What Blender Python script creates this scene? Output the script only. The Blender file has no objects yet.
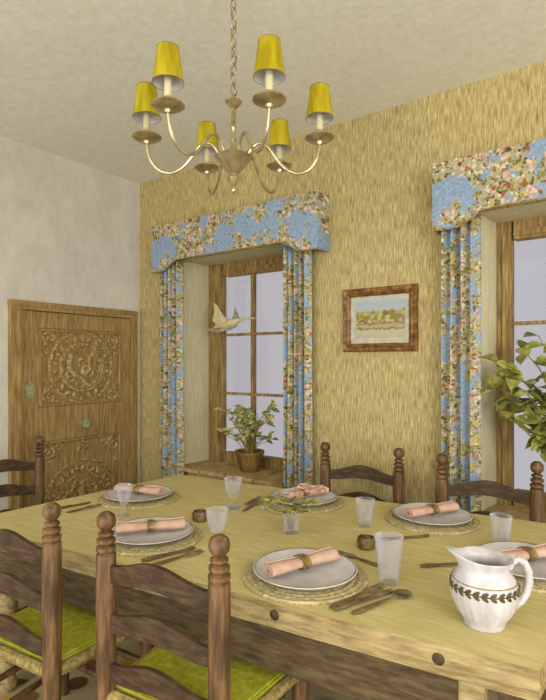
import bpy, bmesh, math, random
from mathutils import Vector, Matrix
random.seed(7)
PI = math.pi
scene = bpy.context.scene
col = scene.collection

# ------------------------------------------------------------------ helpers
def S(r, g, b):
    def f(c):
        c /= 255.0
        return c/12.92 if c <= .04045 else ((c+.055)/1.055)**2.4
    return (f(r), f(g), f(b), 1.0)

def nodes_of(name):
    m = bpy.data.materials.new(name); m.use_nodes = True
    nt = m.node_tree
    return m, nt, nt.nodes['Principled BSDF'], nt.links

def mapped(nt, stretch):
    tc = nt.nodes.new('ShaderNodeTexCoord'); mp = nt.nodes.new('ShaderNodeMapping')
    mp.inputs['Scale'].default_value = stretch
    nt.links.new(tc.outputs['Object'], mp.inputs['Vector'])
    return mp.outputs['Vector']

def ramp(nt, stops, interp='LINEAR'):
    r = nt.nodes.new('ShaderNodeValToRGB'); e = r.color_ramp; e.interpolation = interp
    while len(e.elements) < len(stops): e.elements.new(.5)
    for el, (p, c) in zip(e.elements, stops):
        el.position = p; el.color = c
    return r

def mat(name, c1, c2=None, stretch=(20, 20, 20), rough=.6, metal=0.0, bump=0.0, lo=.35, hi=.65, detail=4, spec=.3, c3=None):
    m, nt, b, L = nodes_of(name)
    b.inputs['Roughness'].default_value = rough
    b.inputs['Metallic'].default_value = metal
    b.inputs['Specular IOR Level'].default_value = spec
    c2 = c2 or c1
    v = mapped(nt, stretch)
    n = nt.nodes.new('ShaderNodeTexNoise'); n.inputs['Scale'].default_value = 1.0
    n.inputs['Detail'].default_value = detail; n.inputs['Roughness'].default_value = .6
    L.new(v, n.inputs['Vector'])
    st = [(lo, c1), (hi, c2)] if c3 is None else [(lo, c1), ((lo+hi)/2, c3), (hi, c2)]
    r = ramp(nt, st)
    L.new(n.outputs['Fac'], r.inputs['Fac'])
    L.new(r.outputs['Color'], b.inputs['Base Color'])
    if bump:
        bp = nt.nodes.new('ShaderNodeBump'); bp.inputs['Strength'].default_value = bump
        bp.inputs['Distance'].default_value = .01
        L.new(n.outputs['Fac'], bp.inputs['Height']); L.new(bp.outputs['Normal'], b.inputs['Normal'])
    return m

def wall_mat(name, cols, stretch, big=(1.2, 1.2, .6), bigdark=.8, rough=.8):
    """streaky paint: fine strokes with broad tonal drift"""
    m, nt, b, L = nodes_of(name)
    b.inputs['Roughness'].default_value = rough
    b.inputs['Specular IOR Level'].default_value = .1
    v = mapped(nt, stretch)
    n = nt.nodes.new('ShaderNodeTexNoise'); n.inputs['Scale'].default_value = 1; n.inputs['Detail'].default_value = 5
    n.inputs['Roughness'].default_value = .7
    L.new(v, n.inputs['Vector'])
    k = len(cols); r = ramp(nt, [(.32+.36*i/(k-1), c) for i, c in enumerate(cols)])
    L.new(n.outputs['Fac'], r.inputs['Fac'])
    v2 = mapped(nt, big)
    n2 = nt.nodes.new('ShaderNodeTexNoise'); n2.inputs['Scale'].default_value = 1; n2.inputs['Detail'].default_value = 3
    L.new(v2, n2.inputs['Vector'])
    r2 = ramp(nt, [(.35, (bigdark, bigdark, bigdark, 1)), (.62, (1, 1, 1, 1))])
    L.new(n2.outputs['Fac'], r2.inputs['Fac'])
    mx = nt.nodes.new('ShaderNodeMix'); mx.data_type = 'RGBA'; mx.blend_type = 'MULTIPLY'; mx.inputs[0].default_value = 1
    L.new(r.outputs['Color'], mx.inputs[6]); L.new(r2.outputs['Color'], mx.inputs[7])
    L.new(mx.outputs[2], b.inputs['Base Color'])
    return m

def floral_mat(name, scale=1.0, cluster=(6, 6, 6), thr=.49):
    m, nt, b, L = nodes_of(name)
    b.inputs['Roughness'].default_value = .85; b.inputs['Specular IOR Level'].default_value = .1
    v = mapped(nt, (scale, scale*.35, scale))
    # wobble
    n0 = nt.nodes.new('ShaderNodeTexNoise'); n0.inputs['Scale'].default_value = 20; n0.inputs['Detail'].default_value = 2
    L.new(v, n0.inputs['Vector'])
    ad = nt.nodes.new('ShaderNodeVectorMath'); ad.operation = 'MULTIPLY_ADD'
    L.new(n0.outputs['Color'], ad.inputs[0]); ad.inputs[1].default_value = (.10, .10, .10); L.new(v, ad.inputs[2])
    vo = nt.nodes.new('ShaderNodeTexVoronoi'); vo.inputs['Scale'].default_value = 33; vo.inputs['Randomness'].default_value = 1
    L.new(ad.outputs[0], vo.inputs['Vector'])
    sep = nt.nodes.new('ShaderNodeSeparateColor'); L.new(vo.outputs['Color'], sep.inputs[0])
    pal = ramp(nt, [(0, S(112, 106, 44)), (.17, S(134, 126, 56)), (.30, S(84, 76, 40)), (.40, S(205, 165, 150)), (.52, S(206, 196, 162)),
                    (.64, S(160, 82, 66)), (.72, S(196, 168, 60)), (.80, S(128, 116, 58)), (.9, S(214, 180, 170))], 'CONSTANT')
    L.new(sep.outputs[0], pal.inputs['Fac'])
    # pale halo between the blooms
    d = ramp(nt, [(.44, (0, 0, 0, 1)), (.60, (1, 1, 1, 1))])
    L.new(vo.outputs['Distance'], d.inputs['Fac'])
    mx = nt.nodes.new('ShaderNodeMix'); mx.data_type = 'RGBA'
    L.new(d.outputs['Color'], mx.inputs[0]); L.new(pal.outputs['Color'], mx.inputs[6]); mx.inputs[7].default_value = S(160, 156, 128)
    # blue ground between clusters
    v2 = mapped(nt, tuple(c*scale for c in cluster))
    n2 = nt.nodes.new('ShaderNodeTexNoise'); n2.inputs['Scale'].default_value = 1; n2.inputs['Detail'].default_value = 6; n2.inputs['Roughness'].default_value = .62
    L.new(v2, n2.inputs['Vector'])
    r2 = ramp(nt, [(thr-.012, (0, 0, 0, 1)), (thr+.012, (1, 1, 1, 1))])
    L.new(n2.outputs['Fac'], r2.inputs['Fac'])
    bl = nt.nodes.new('ShaderNodeTexNoise'); bl.inputs['Scale'].default_value = 60; L.new(v, bl.inputs['Vector'])
    blr = ramp(nt, [(.35, S(120, 142, 168)), (.65, S(148, 166, 186))]); L.new(bl.outputs['Fac'], blr.inputs['Fac'])
    mx2 = nt.nodes.new('ShaderNodeMix'); mx2.data_type = 'RGBA'
    L.new(r2.outputs['Color'], mx2.inputs[0]); L.new(blr.outputs['Color'], mx2.inputs[6]); L.new(mx.outputs[2], mx2.inputs[7])
    L.new(mx2.outputs[2], b.inputs['Base Color'])
    return m

def glass_mat(name, tint, gloss_mix=.35, rough=.05, body=None, body_mix=0.0):
    m = bpy.data.materials.new(name); m.use_nodes = True
    nt = m.node_tree; nt.nodes.clear(); L = nt.links
    out = nt.nodes.new('ShaderNodeOutputMaterial')
    tr = nt.nodes.new('ShaderNodeBsdfTransparent'); tr.inputs[0].default_value = tint
    gl = nt.nodes.new('ShaderNodeBsdfGlossy'); gl.inputs['Roughness'].default_value = rough
    lw = nt.nodes.new('ShaderNodeLayerWeight'); lw.inputs['Blend'].default_value = gloss_mix
    mx = nt.nodes.new('ShaderNodeMixShader')
    L.new(lw.outputs['Facing'], mx.inputs[0]); L.new(tr.outputs[0], mx.inputs[1]); L.new(gl.outputs[0], mx.inputs[2])
    last = mx
    if body:
        df = nt.nodes.new('ShaderNodeBsdfDiffuse'); df.inputs[0].default_value = body
        m2 = nt.nodes.new('ShaderNodeMixShader')
        l2 = nt.nodes.new('ShaderNodeLayerWeight'); l2.inputs['Blend'].default_value = .32
        mr = nt.nodes.new('ShaderNodeMapRange'); mr.inputs[3].default_value = body_mix; mr.inputs[4].default_value = .55
        L.new(l2.outputs['Facing'], mr.inputs[0]); L.new(mr.outputs[0], m2.inputs[0])
        L.new(mx.outputs[0], m2.inputs[1]); L.new(df.outputs[0], m2.inputs[2]); last = m2
    L.new(last.outputs[0], out.inputs['Surface'])
    return m

class MB:
    def __init__(self): self.bm = bmesh.new(); self.mi = 0
    def _f(self, vs):
        try:
            f = self.bm.faces.new(vs); f.material_index = self.mi; return f
        except ValueError: return None
    def quad(self, *pts): return self._f([self.bm.verts.new(p) for p in pts])
    def box(self, c, s, rot=None, bevel=0.0):
        hx, hy, hz = s[0]/2, s[1]/2, s[2]/2
        co = [(-hx, -hy, -hz), (hx, -hy, -hz), (hx, hy, -hz), (-hx, hy, -hz), (-hx, -hy, hz), (hx, -hy, hz), (hx, hy, hz), (-hx, hy, hz)]
        R = rot or Matrix.Identity(3)
        v = [self.bm.verts.new(R @ Vector(p) + Vector(c)) for p in co]
        fs = [self._f([v[i] for i in q]) for q in ((0, 3, 2, 1), (4, 5, 6, 7), (0, 1, 5, 4), (1, 2, 6, 5), (2, 3, 7, 6), (3, 0, 4, 7))]
        if bevel:
            es = list({e for f in fs for e in f.edges})
            bmesh.ops.bevel(self.bm, geom=es, offset=bevel, segments=2, affect='EDGES', profile=.5)
        return self
    def lathe(self, prof, c=(0, 0, 0), seg=20, rot=None, fn=None, cap=True):
        R = rot or Matrix.Identity(3); C = Vector(c); rings = []
        for (r, z) in prof:
            if r < 1e-5: rings.append([self.bm.verts.new(R @ Vector((0, 0, z)) + C)])
            else:
                ring = []
                for i in range(seg):
                    a = 2*PI*i/seg; p = Vector((r*math.cos(a), r*math.sin(a), z))
                    if fn: p = fn(p, a, r, z)
                    ring.append(self.bm.verts.new(R @ p + C))
                rings.append(ring)
        for A, B in zip(rings, rings[1:]):
            if len(A) == 1 and len(B) == 1: continue
            for i in range(seg):
                j = (i+1) % seg
                if len(A) == 1: self._f([A[0], B[j], B[i]])
                elif len(B) == 1: self._f([A[i], A[j], B[0]])
                else: self._f([A[i], A[j], B[j], B[i]])
        if cap:
            if len(rings[0]) > 1: self._f(list(reversed(rings[0])))
            if len(rings[-1]) > 1: self._f(rings[-1])
        return self
    def tube(self, pts, r, seg=8, closed=False, cap=True, flat=1.0):
        pts = [Vector(p) for p in pts]; n = len(pts)
        rad = r if isinstance(r, (list, tuple)) else [r]*n
        rings = []; up = None
        for i, p in enumerate(pts):
            a = pts[(i-1) % n] if (i > 0 or closed) else p
            b = pts[(i+1) % n] if (i < n-1 or closed) else p
            t = (b-a).normalized()
            if up is None:
                up = Vector((0, 0, 1)) if abs(t.z) < .9 else Vector((1, 0, 0))
            x = t.cross(up)
            if x.length < 1e-6: x = t.orthogonal()
            x.normalize(); y = x.cross(t).normalized(); up = y
            rings.append([self.bm.verts.new(p + (x*math.cos(2*PI*k/seg) + y*flat*math.sin(2*PI*k/seg))*rad[i]) for k in range(seg)])
        m = n if closed else n-1
        for i in range(m):
            A, B = rings[i], rings[(i+1) % n]
            for k in range(seg):
                l = (k+1) % seg
                self._f([A[k], A[l], B[l], B[k]])
        if cap and not closed:
            self._f(list(reversed(rings[0]))); self._f(rings[-1])
        return self
    def prism(self, poly, ex, org=(0, 0, 0), ux=(1, 0, 0), uy=(0, 0, 1)):
        """poly: 2D outline in plane (ux,uy); extruded by vector ex"""
        O, U, V, E = Vector(org), Vector(ux), Vector(uy), Vector(ex)
        a = [self.bm.verts.new(O+U*p[0]+V*p[1]) for p in poly]
        b = [self.bm.verts.new(O+U*p[0]+V*p[1]+E) for p in poly]
        self._f(a); self._f(list(reversed(b)))
        n = len(poly)
        for i in range(n):
            j = (i+1) % n
            self._f([a[i], b[i], b[j], a[j]])
        return self
    def ball(self, c, r, seg=12, rings=8, sc=(1, 1, 1), rot=None):
        prof = [(r*math.sin(PI*i/rings), -r*math.cos(PI*i/rings)) for i in range(rings+1)]
        prof[0] = (0, -r); prof[-1] = (0, r)
        R = (rot or Matrix.Identity(3)) @ Matrix.Diagonal(sc)
        return self.lathe(prof, c, seg, rot=R, cap=False)
    def leaf(self, p, d, l, w, fold=.25, droop=.25):
        """leaf blade with a fold along its midrib, a real two-sided little solid"""
        p = Vector(p); d = Vector(d).normalized()
        side = d.cross(Vector((0, 0, 1)))
        if side.length < .1: side = Vector((1, 0, 0))
        side.normalize(); nrm = side.cross(d).normalized()
        roll = random.uniform(-.9, .9)
        side, nrm = side*math.cos(roll)+nrm*math.sin(roll), nrm*math.cos(roll)-side*math.sin(roll)
        sh = [(0, .05), (.2, .7), (.45, 1), (.7, .75), (.9, .3), (1, .02)]
        for th in (0, -.0012):
            Lr, Mr, Rr = [], [], []
            for t, k in sh:
                c = p + d*(t*l) - Vector((0, 0, 1))*(droop*l*t*t) + nrm*th
                Lr.append(self.bm.verts.new(c - side*(w/2*k) + nrm*(fold*w*k*.5)))
                Mr.append(self.bm.verts.new(c)); Rr.append(self.bm.verts.new(c + side*(w/2*k) + nrm*(fold*w*k*.5)))
            for i in range(len(sh)-1):
                q1 = [Lr[i], Mr[i], Mr[i+1], Lr[i+1]]; q2 = [Mr[i], Rr[i], Rr[i+1], Mr[i+1]]
                if th: q1.reverse(); q2.reverse()
                self._f(q1); self._f(q2)
        return self
    def build(self, name, m, parent=None, smooth=True, loc=(0, 0, 0), rotz=0, auto=True, fix=True):
        if fix: bmesh.ops.recalc_face_normals(self.bm, faces=self.bm.faces[:])
        me = bpy.data.meshes.new(name); self.bm.to_mesh(me); self.bm.free()
        for x in (m if isinstance(m, (list, tuple)) else [m]): me.materials.append(x)
        if smooth:
            for p in me.polygons: p.use_smooth = True
            if auto: me.set_sharp_from_angle(angle=math.radians(38))
        o = bpy.data.objects.new(name, me); col.objects.link(o)
        o.location = loc; o.rotation_euler = (0, 0, rotz)
        if parent: o.parent = parent
        return o

def tag(o, label=None, cat=None, group=None, kind=None):
    if label: o['label'] = label
    if cat: o['category'] = cat
    if group: o['group'] = group
    if kind: o['kind'] = kind
    return o

def thing(name, label, cat, loc=(0, 0, 0), rotz=0, group=None):
    o = bpy.data.objects.new(name, None); o.empty_display_size = .1; col.objects.link(o)
    o.location = loc; o.rotation_euler = (0, 0, rotz)
    return tag(o, label, cat, group)

def copy_tree(o, parent=None):
    c = o.copy(); col.objects.link(c)
    if parent: c.parent = parent
    for ch in list(o.children): copy_tree(ch, c)
    return c

def place(first, used, loc, rotz, label):
    o = copy_tree(first) if used else first
    o.location = loc; o.rotation_euler = (0, 0, rotz); o['label'] = label
    return o

# ------------------------------------------------------------------ place survey
EYE = 1.47; YAW = math.radians(36); FP = 520.0; HZ = 362.0
Rv = Vector((math.cos(YAW), math.sin(YAW), 0)); Fv = Vector((-math.sin(YAW), math.cos(YAW), 0))
TZ = .75
def G(lat, d, z=0.0):                      # floor-plan survey (sideways, ahead) -> world
    return Rv*lat + Fv*d + Vector((0, 0, z))
def T(px, py, z=TZ):                       # a point on the table top
    d = (EYE-z)*FP/(py-HZ); return G((px-273)/FP*d, d, z)

# ------------------------------------------------------------------ materials
M = {}
M['gold'] = wall_mat('gold_wall', [S(128, 108, 62), S(166, 148, 96), S(192, 174, 122), S(214, 200, 154)], (120, 120, 12), bigdark=.9)
M['left'] = wall_mat('pale_lilac_wall', [S(194, 186, 174), S(203, 196, 184), S(210, 206, 192)], (9, 9, 5), bigdark=.93)
M['ceil'] = wall_mat('ceiling_paint', [S(222, 218, 202), S(230, 226, 212), S(236, 234, 222)], (26, 26, 26), bigdark=.97)
M['reveal'] = wall_mat('cream_plaster', [S(190, 180, 142), S(200, 190, 154), S(210, 202, 170)], (40, 40, 6), bigdark=.93)
M['floor'] = mat('floor_boards', S(104, 82, 56), S(150, 124, 88), (3, 40, 3), rough=.5)
M['door'] = mat('door_oak', S(126, 100, 58), S(168, 140, 90), (60, 60, 6), rough=.7, c3=S(148, 120, 72))
M['carve'] = mat('carved_oak', S(116, 94, 54), S(188, 164, 112), (40, 40, 40), rough=.55, c3=S(154, 128, 78))
M['winwood'] = mat('window_wood', S(116, 92, 48), S(172, 144, 92), (50, 50, 6), rough=.7, c3=S(144, 116, 66))
M['pane'] = glass_mat('window_glass', (.95, .95, .97, 1), .12, .03)
M['stone'] = mat('sill_stone', S(150, 124, 78), S(190, 166, 112), (16, 16, 16), rough=.7)
M['floral'] = floral_mat('floral_chintz', 1.35, (4.6, 2, 4.6), .488)
M['floralc'] = floral_mat('floral_curtain_cloth', 1.75, (6.0, 1.5, 3.2), .462)
M['post'] = mat('turned_brown_wood', S(66, 48, 28), S(132, 98, 64), (40, 40, 5), rough=.5, c3=S(96, 70, 42), spec=.4)
M['slat'] = mat('dark_slat_wood', S(54, 40, 26), S(88, 68, 46), (16, 50, 60), rough=.6, c3=S(70, 52, 34))
M['seat'] = mat('green_seat_cloth', S(146, 146, 40), S(176, 174, 66), (40, 40, 40), rough=.9, c3=S(160, 160, 50), spec=.05)
M['rush'] = mat('rush_edge', S(112, 92, 46), S(170, 150, 92), (60, 60, 60), rough=.8)
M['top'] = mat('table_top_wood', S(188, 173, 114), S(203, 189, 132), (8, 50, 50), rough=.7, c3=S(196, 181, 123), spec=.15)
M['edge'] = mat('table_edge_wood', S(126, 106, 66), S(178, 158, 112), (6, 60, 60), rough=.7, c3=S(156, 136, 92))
M['apron'] = mat('apron_wood_shaded', S(64, 50, 30), S(104, 86, 56), (8, 60, 60), rough=.7, c3=S(82, 66, 42))  # dark brown carries the shade under the table edge in its colour
M['peg'] = mat('dark_peg', S(60, 44, 24), S(86, 66, 36), (60, 60, 60))
M['brass'] = mat('antique_brass', S(160, 144, 104), S(204, 192, 152), (24, 24, 24), rough=.28, metal=.8)
M['shade'] = mat('yellow_shade_cloth', S(146, 128, 20), S(184, 168, 44), (30, 30, 5), rough=.8, c3=S(168, 150, 28), spec=.1)
M['shadein'] = mat('shade_lining', S(196, 192, 186), S(212, 208, 200), (20, 20, 20), rough=.8)
M['candle'] = mat('ivory_candle', S(190, 178, 138), S(206, 196, 160), (30, 30, 5), rough=.6)
M['china'] = mat('white_china', S(192, 190, 194), S(212, 210, 210), (14, 14, 14), rough=.25, spec=.5)
M['jug'] = mat('jug_china', S(180, 174, 178), S(206, 200, 200), (26, 26, 6), rough=.28, spec=.5)
M['garland'] = mat('garland_glaze', S(62, 56, 28), S(100, 90, 46), (70, 70, 70), rough=.4)
M['mat'] = mat('woven_mat', S(146, 130, 84), S(200, 186, 142), (70, 70, 70), rough=.9)
M['pink'] = mat('pink_linen', S(190, 152, 132), S(206, 174, 154), (26, 26, 26), rough=.95, spec=.05)
M['ring'] = mat('brown_napkin_ring', S(110, 90, 50), S(170, 150, 96), (30, 30, 30), rough=.35, metal=.4)
M['steel'] = mat('worn_silver', S(82, 72, 50), S(160, 148, 116), (26, 26, 26), rough=.3, metal=.75)
M['handle'] = mat('cutlery_handle', S(80, 66, 42), S(124, 106, 70), (30, 30, 30), rough=.4)
M['glass'] = glass_mat('table_glass', (.96, .96, .98, 1), .2, .05, S(222, 220, 228), .06)
M['pewter'] = mat('pewter', S(80, 66, 40), S(140, 120, 80), (26, 26, 26), rough=.4, metal=.4)
M['leaf'] = mat('olive_leaf', S(136, 138, 72), S(216, 212, 156), (24, 24, 24), rough=.6, c3=S(178, 178, 106))
M['leaf2'] = mat('deep_leaf', S(104, 108, 42), S(184, 182, 106), (16, 16, 16), rough=.55, c3=S(144, 146, 66))
M['stem'] = mat('stem_green', S(110, 100, 48), S(140, 126, 66), (20, 20, 20))
M['pot'] = mat('brown_pot', S(92, 66, 30), S(140, 108, 58), (16, 16, 6), rough=.6)
M['soil'] = mat('soil', S(60, 44, 26), S(84, 64, 40), (40, 40, 40))
M['bird'] = mat('pale_bird_wood', S(176, 162, 112), S(206, 194, 150), (30, 30, 30), rough=.7)
M['birdwing'] = mat('grey_bird_wing', S(120, 116, 102), S(168, 162, 140), (30, 30, 30), rough=.7)
M['string'] = mat('string', S(190, 176, 130))
M['gilt'] = mat('frame_wood', S(84, 54, 24), S(150, 110, 58), (30, 30, 30), rough=.45, c3=S(116, 80, 38))
M['matbrd'] = mat('mat_board', S(166, 164, 148), S(190, 186, 168), (30, 30, 30), rough=.9)
M['green_brass'] = mat('verdigris', S(118, 128, 88), S(164, 166, 120), (40, 40, 40), rough=.5)
M['rose'] = mat('pink_petals', S(206, 158, 136), S(226, 190, 168), (60, 60, 60), rough=.9)
M['lilac'] = mat('white_petals', S(186, 182, 180), S(210, 206, 200), (60, 60, 60), rough=.9)

def artwork_mat():
    m, nt, b, L = nodes_of('little_landscape')
    b.inputs['Roughness'].default_value = .7
    tc = nt.nodes.new('ShaderNodeTexCoord'); sp = nt.nodes.new('ShaderNodeSeparateXYZ')
    L.new(tc.outputs['Object'], sp.inputs[0])
    n = nt.nodes.new('ShaderNodeTexNoise'); n.inputs['Scale'].default_value = 34; n.inputs['Detail'].default_value = 4
    L.new(tc.outputs['Object'], n.inputs['Vector'])
    ma = nt.nodes.new('ShaderNodeMath'); ma.operation = 'MULTIPLY_ADD'
    L.new(n.outputs['Fac'], ma.inputs[0]); ma.inputs[1].default_value = .06; L.new(sp.outputs['Z'], ma.inputs[2])
    r = ramp(nt, [(0, S(170, 160, 128)), (.24, S(176, 168, 140)), (.27, S(112, 84, 46)), (.31, S(172, 156, 118)), (.36, S(160, 146, 104)), (.40, S(120, 84, 44)), (.44, S(176, 150, 108)), (.50, S(128, 124, 50)), (.66, S(150, 142, 70)), (.69, S(160, 168, 160)), (.86, S(152, 166, 172)), (1, S(176, 180, 172))])
    sc = nt.nodes.new('ShaderNodeMapRange'); sc.inputs[1].default_value = -.1; sc.inputs[2].default_value = .17
    L.new(ma.outputs[0], sc.inputs[0]); L.new(sc.outputs[0], r.inputs['Fac'])
    vo = nt.nodes.new('ShaderNodeTexVoronoi'); vo.inputs['Scale'].default_value = 42; L.new(tc.outputs['Object'], vo.inputs['Vector'])
    s2 = nt.nodes.new('ShaderNodeSeparateColor'); L.new(vo.outputs['Color'], s2.inputs[0])
    pal = ramp(nt, [(0, S(118, 120, 40)), (.25, S(186, 168, 110)), (.45, S(146, 96, 54)), (.6, S(150, 144, 134)), (.75, S(160, 150, 56)), (.9, S(98, 84, 50))], 'CONSTANT')
    L.new(s2.outputs[0], pal.inputs['Fac'])
    msk = ramp(nt, [(.39, (0, 0, 0, 1)), (.42, (1, 1, 1, 1)), (.66, (1, 1, 1, 1)), (.69, (0, 0, 0, 1))]); L.new(sc.outputs[0], msk.inputs['Fac'])
    mx = nt.nodes.new('ShaderNodeMix'); mx.data_type = 'RGBA'
    mm = nt.nodes.new('ShaderNodeMath'); mm.operation = 'MULTIPLY'; mm.inputs[1].default_value = .75
    L.new(msk.outputs['Color'], mm.inputs[0]); L.new(mm.outputs[0], mx.inputs[0])
    L.new(r.outputs['Color'], mx.inputs[6]); L.new(pal.outputs['Color'], mx.inputs[7]); L.new(mx.outputs[2], b.inputs['Base Color'])
    return m
M['art'] = artwork_mat()

def rug_mat():
    m, nt, b, L = nodes_of('patterned_rug')
    b.inputs['Roughness'].default_value = .95; b.inputs['Specular IOR Level'].default_value = .05
    v = mapped(nt, (1, 1, 1))
    vo = nt.nodes.new('ShaderNodeTexVoronoi'); vo.inputs['Scale'].default_value = 9; L.new(v, vo.inputs['Vector'])
    s2 = nt.nodes.new('ShaderNodeSeparateColor'); L.new(vo.outputs['Color'], s2.inputs[0])
    pal = ramp(nt, [(0, S(190, 140, 50)), (.22, S(140, 128, 104)), (.45, S(96, 76, 48)), (.6, S(176, 164, 126)), (.8, S(122, 92, 60)), (.92, S(168, 150, 90))], 'CONSTANT')
    L.new(s2.outputs[0], pal.inputs['Fac'])
    d = ramp(nt, [(.38, (0, 0, 0, 1)), (.5, (1, 1, 1, 1))]); L.new(vo.outputs['Distance'], d.inputs['Fac'])
    mx = nt.nodes.new('ShaderNodeMix'); mx.data_type = 'RGBA'; L.new(d.outputs['Color'], mx.inputs[0])
    L.new(pal.outputs['Color'], mx.inputs[6]); mx.inputs[7].default_value = S(172, 156, 118)
    L.new(mx.outputs[2], b.inputs['Base Color'])
    return m
M['rug'] = rug_mat()

# ------------------------------------------------------------------ the room
XL, YB, ZC = -3.5, 2.9, 2.976
XR, YF = 2.4, -1.6
tag(MB().box(((XL+XR)/2, (YF+YB)/2, -.05), (XR-XL+.6, YB-YF+.6, .1)).build('floor', M['floor'], smooth=False), kind='structure')
tag(MB().box(((XL+XR)/2, (YF+YB)/2, ZC+.05), (XR-XL+.6, YB-YF+.6, .1)).build('ceiling', M['ceil'], smooth=False), kind='structure')
tag(MB().box((XL-.1, (YF+YB)/2+.2, ZC/2), (.2, YB-YF+.4, ZC)).build('wall_left', M['left'], smooth=False), kind='structure')
# window wall, thick, with two splayed openings
D = .32; SPL = .04; ZS, ZT = .63, 2.27
OPEN = [(-3.01, -1.97), (-.755, .285)]
w = MB()
def wq(x0, x1, z0, z1): w.quad((x0, YB, z0), (x1, YB, z0), (x1, YB, z1), (x0, YB, z1)); w.quad((x1, YB+.45, z0), (x0, YB+.45, z0), (x0, YB+.45, z1), (x1, YB+.45, z1))
xs = [XL, OPEN[0][0], OPEN[0][1], OPEN[1][0], OPEN[1][1], XR]
for i in range(5):
    if i in (1, 3): wq(xs[i], xs[i+1], 0, ZS); wq(xs[i], xs[i+1], ZT, ZC)
    else: wq(xs[i], xs[i+1], 0, ZC)
w.mi = 1
for a, b in OPEN:
    ai, bi, y1 = a+SPL, b-SPL, YB+.45
    w.quad((a, YB, ZS), (a, YB, ZT), (ai, YB+D, ZT), (ai, YB+D, ZS)); w.quad((ai, YB+D, ZS), (ai, YB+D, ZT), (a, y1, ZT), (a, y1, ZS))
    w.quad((b, YB, ZT), (b, YB, ZS), (bi, YB+D, ZS), (bi, YB+D, ZT)); w.quad((bi, YB+D, ZT), (bi, YB+D, ZS), (b, y1, ZS), (b, y1, ZT))
    w.quad((a, YB, ZT), (b, YB, ZT), (b, y1, ZT), (a, y1, ZT)); w.quad((a, YB, ZS), (a, y1, ZS), (b, y1, ZS), (b, YB, ZS))
tag(w.build('wall_back', [M['gold'], M['reveal']], smooth=False, fix=False), kind='structure')

# windows
def window(n, a, b, jl, jr, x_mid):
    y = YB+D
    root = tag(thing('window_%d' % n, None, None, ((a+b)/2, y, ZS)), kind='structure')
    cx = (a+b)/2; a0, b0 = a+SPL-cx, b-SPL-cx; top = ZT-ZS
    gz0, gz1 = .11, top-.105
    f = MB()
    f.box((a0+jl/2, .0, top/2), (jl, .08, top)); f.box((b0-jr/2, .0, top/2), (jr, .08, top))
    f.box(((a0+b0)/2, 0, gz0/2), (b0-a0-jl-jr+.002, .08, gz0)); f.box(((a0+b0)/2, 0, (gz1+top)/2), (b0-a0-jl-jr+.002, .08, top-gz1))
    f.box((a0+jl-.03, -.046, (gz0+gz1)/2), (.03, .012, gz1-gz0+.06)); f.box((b0-jr+.03, -.046, (gz0+gz1)/2), (.03, .012, gz1-gz0+.06))
    f.box(((a0+b0)/2, -.046, gz1+.03), (b0-a0-jl-jr, .012, .03))
    fr = f.build('window_frame', M['winwood'], root, smooth=False)
    gl, gr = a0+jl, b0-jr; xm = x_mid-cx; h = (gz1-gz0)/3
    s = MB(); s.box((xm, -.005, (gz0+gz1)/2), (.026, .04, gz1-gz0))
    for k in (1, 2): s.box(((gl+gr)/2, -.006, gz0+h*k), (gr-gl, .036, .02))
    s.build('glazing_bar', M['winwood'], root, smooth=False)
    for k in range(3):
        for (p, q) in ((gl, xm-.013), (xm+.013, gr)):
            MB().box(((p+q)/2, .012, gz0+h*(k+.5)), (q-p, .004, h-.02)).build('pane', M['pane'], root, smooth=False)
    sl = MB(); nt = 4; tw = (b-a-.02)/nt
    for k in range(nt):
        sl.box((a-cx+.01+tw*(k+.5), -D/2-.055, .012), (tw-.012, D+.03, .03), bevel=.004)
    sl.box((0, -D/2-.05, .004), (b-a-.012, D+.0, .01))
    sl.build('window_sill', M['stone'], root, smooth=False)
window(1, *OPEN[0], .125, .2, -2.525)
window(2, *OPEN[1], .075, .1, -.25)

# ------------------------------------------------------------------ carved door in the left wall (faces +X)
door = tag(thing('door_1', None, None, (XL, 2.32, 0)), kind='structure')
def dl(y, z, x=0.0): return (x, y-2.32, z)
f = MB()
for (x1, y0, y1, z1, th) in ((.035, 1.78, 1.83, 1.89, 0), (.055, 1.825, 1.85, 1.86, 0), (.03, 1.85, 1.885, 1.85, 0), (.05, 2.775, 2.80, 1.86, 0), (.035, 2.80, 2.85, 1.89, 0)):
    f.box(dl((y0+y1)/2, z1/2, x1/2), (x1, y1-y0, z1), bevel=.004)
f.box(dl(2.315, 1.869, .0185), (.037, 1.074, .046), bevel=.004); f.box(dl(2.315, 1.84, .0285), (.057, .978, .026), bevel=.004)
f.build('door_frame', M['door'], door, smooth=False)
lf = MB()
lf.box(dl(2.33, .91, .008), (.016, .89, 1.82))
for (y0, y1, z0, z1) in ((1.885, 1.985, .02, 1.825), (2.685, 2.775, .02, 1.825), (1.985, 2.685, 1.71, 1.825), (1.985, 2.685, .905, 1.15), (1.985, 2.685, .02, .22)):
    lf.box(dl((y0+y1)/2, (z0+z1)/2, .016), (.032, y1-y0, z1-z0), bevel=.004)
for (y0, y1, z0, z1) in ((1.985, 2.685, 1.15, 1.71), (1.985, 2.685, .22, .905)):     # bead round each panel
    P = [dl(y0+.012, z0+.012, .028), dl(y1-.012, z0+.012, .028), dl(y1-.012, z1-.012, .028), dl(y0+.012, z1-.012, .028)]
    for i in range(4): lf.tube([P[i], P[(i+1) % 4]], .011, 6)
lf.build('door_leaf', M['door'], door, smooth=False)
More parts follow.
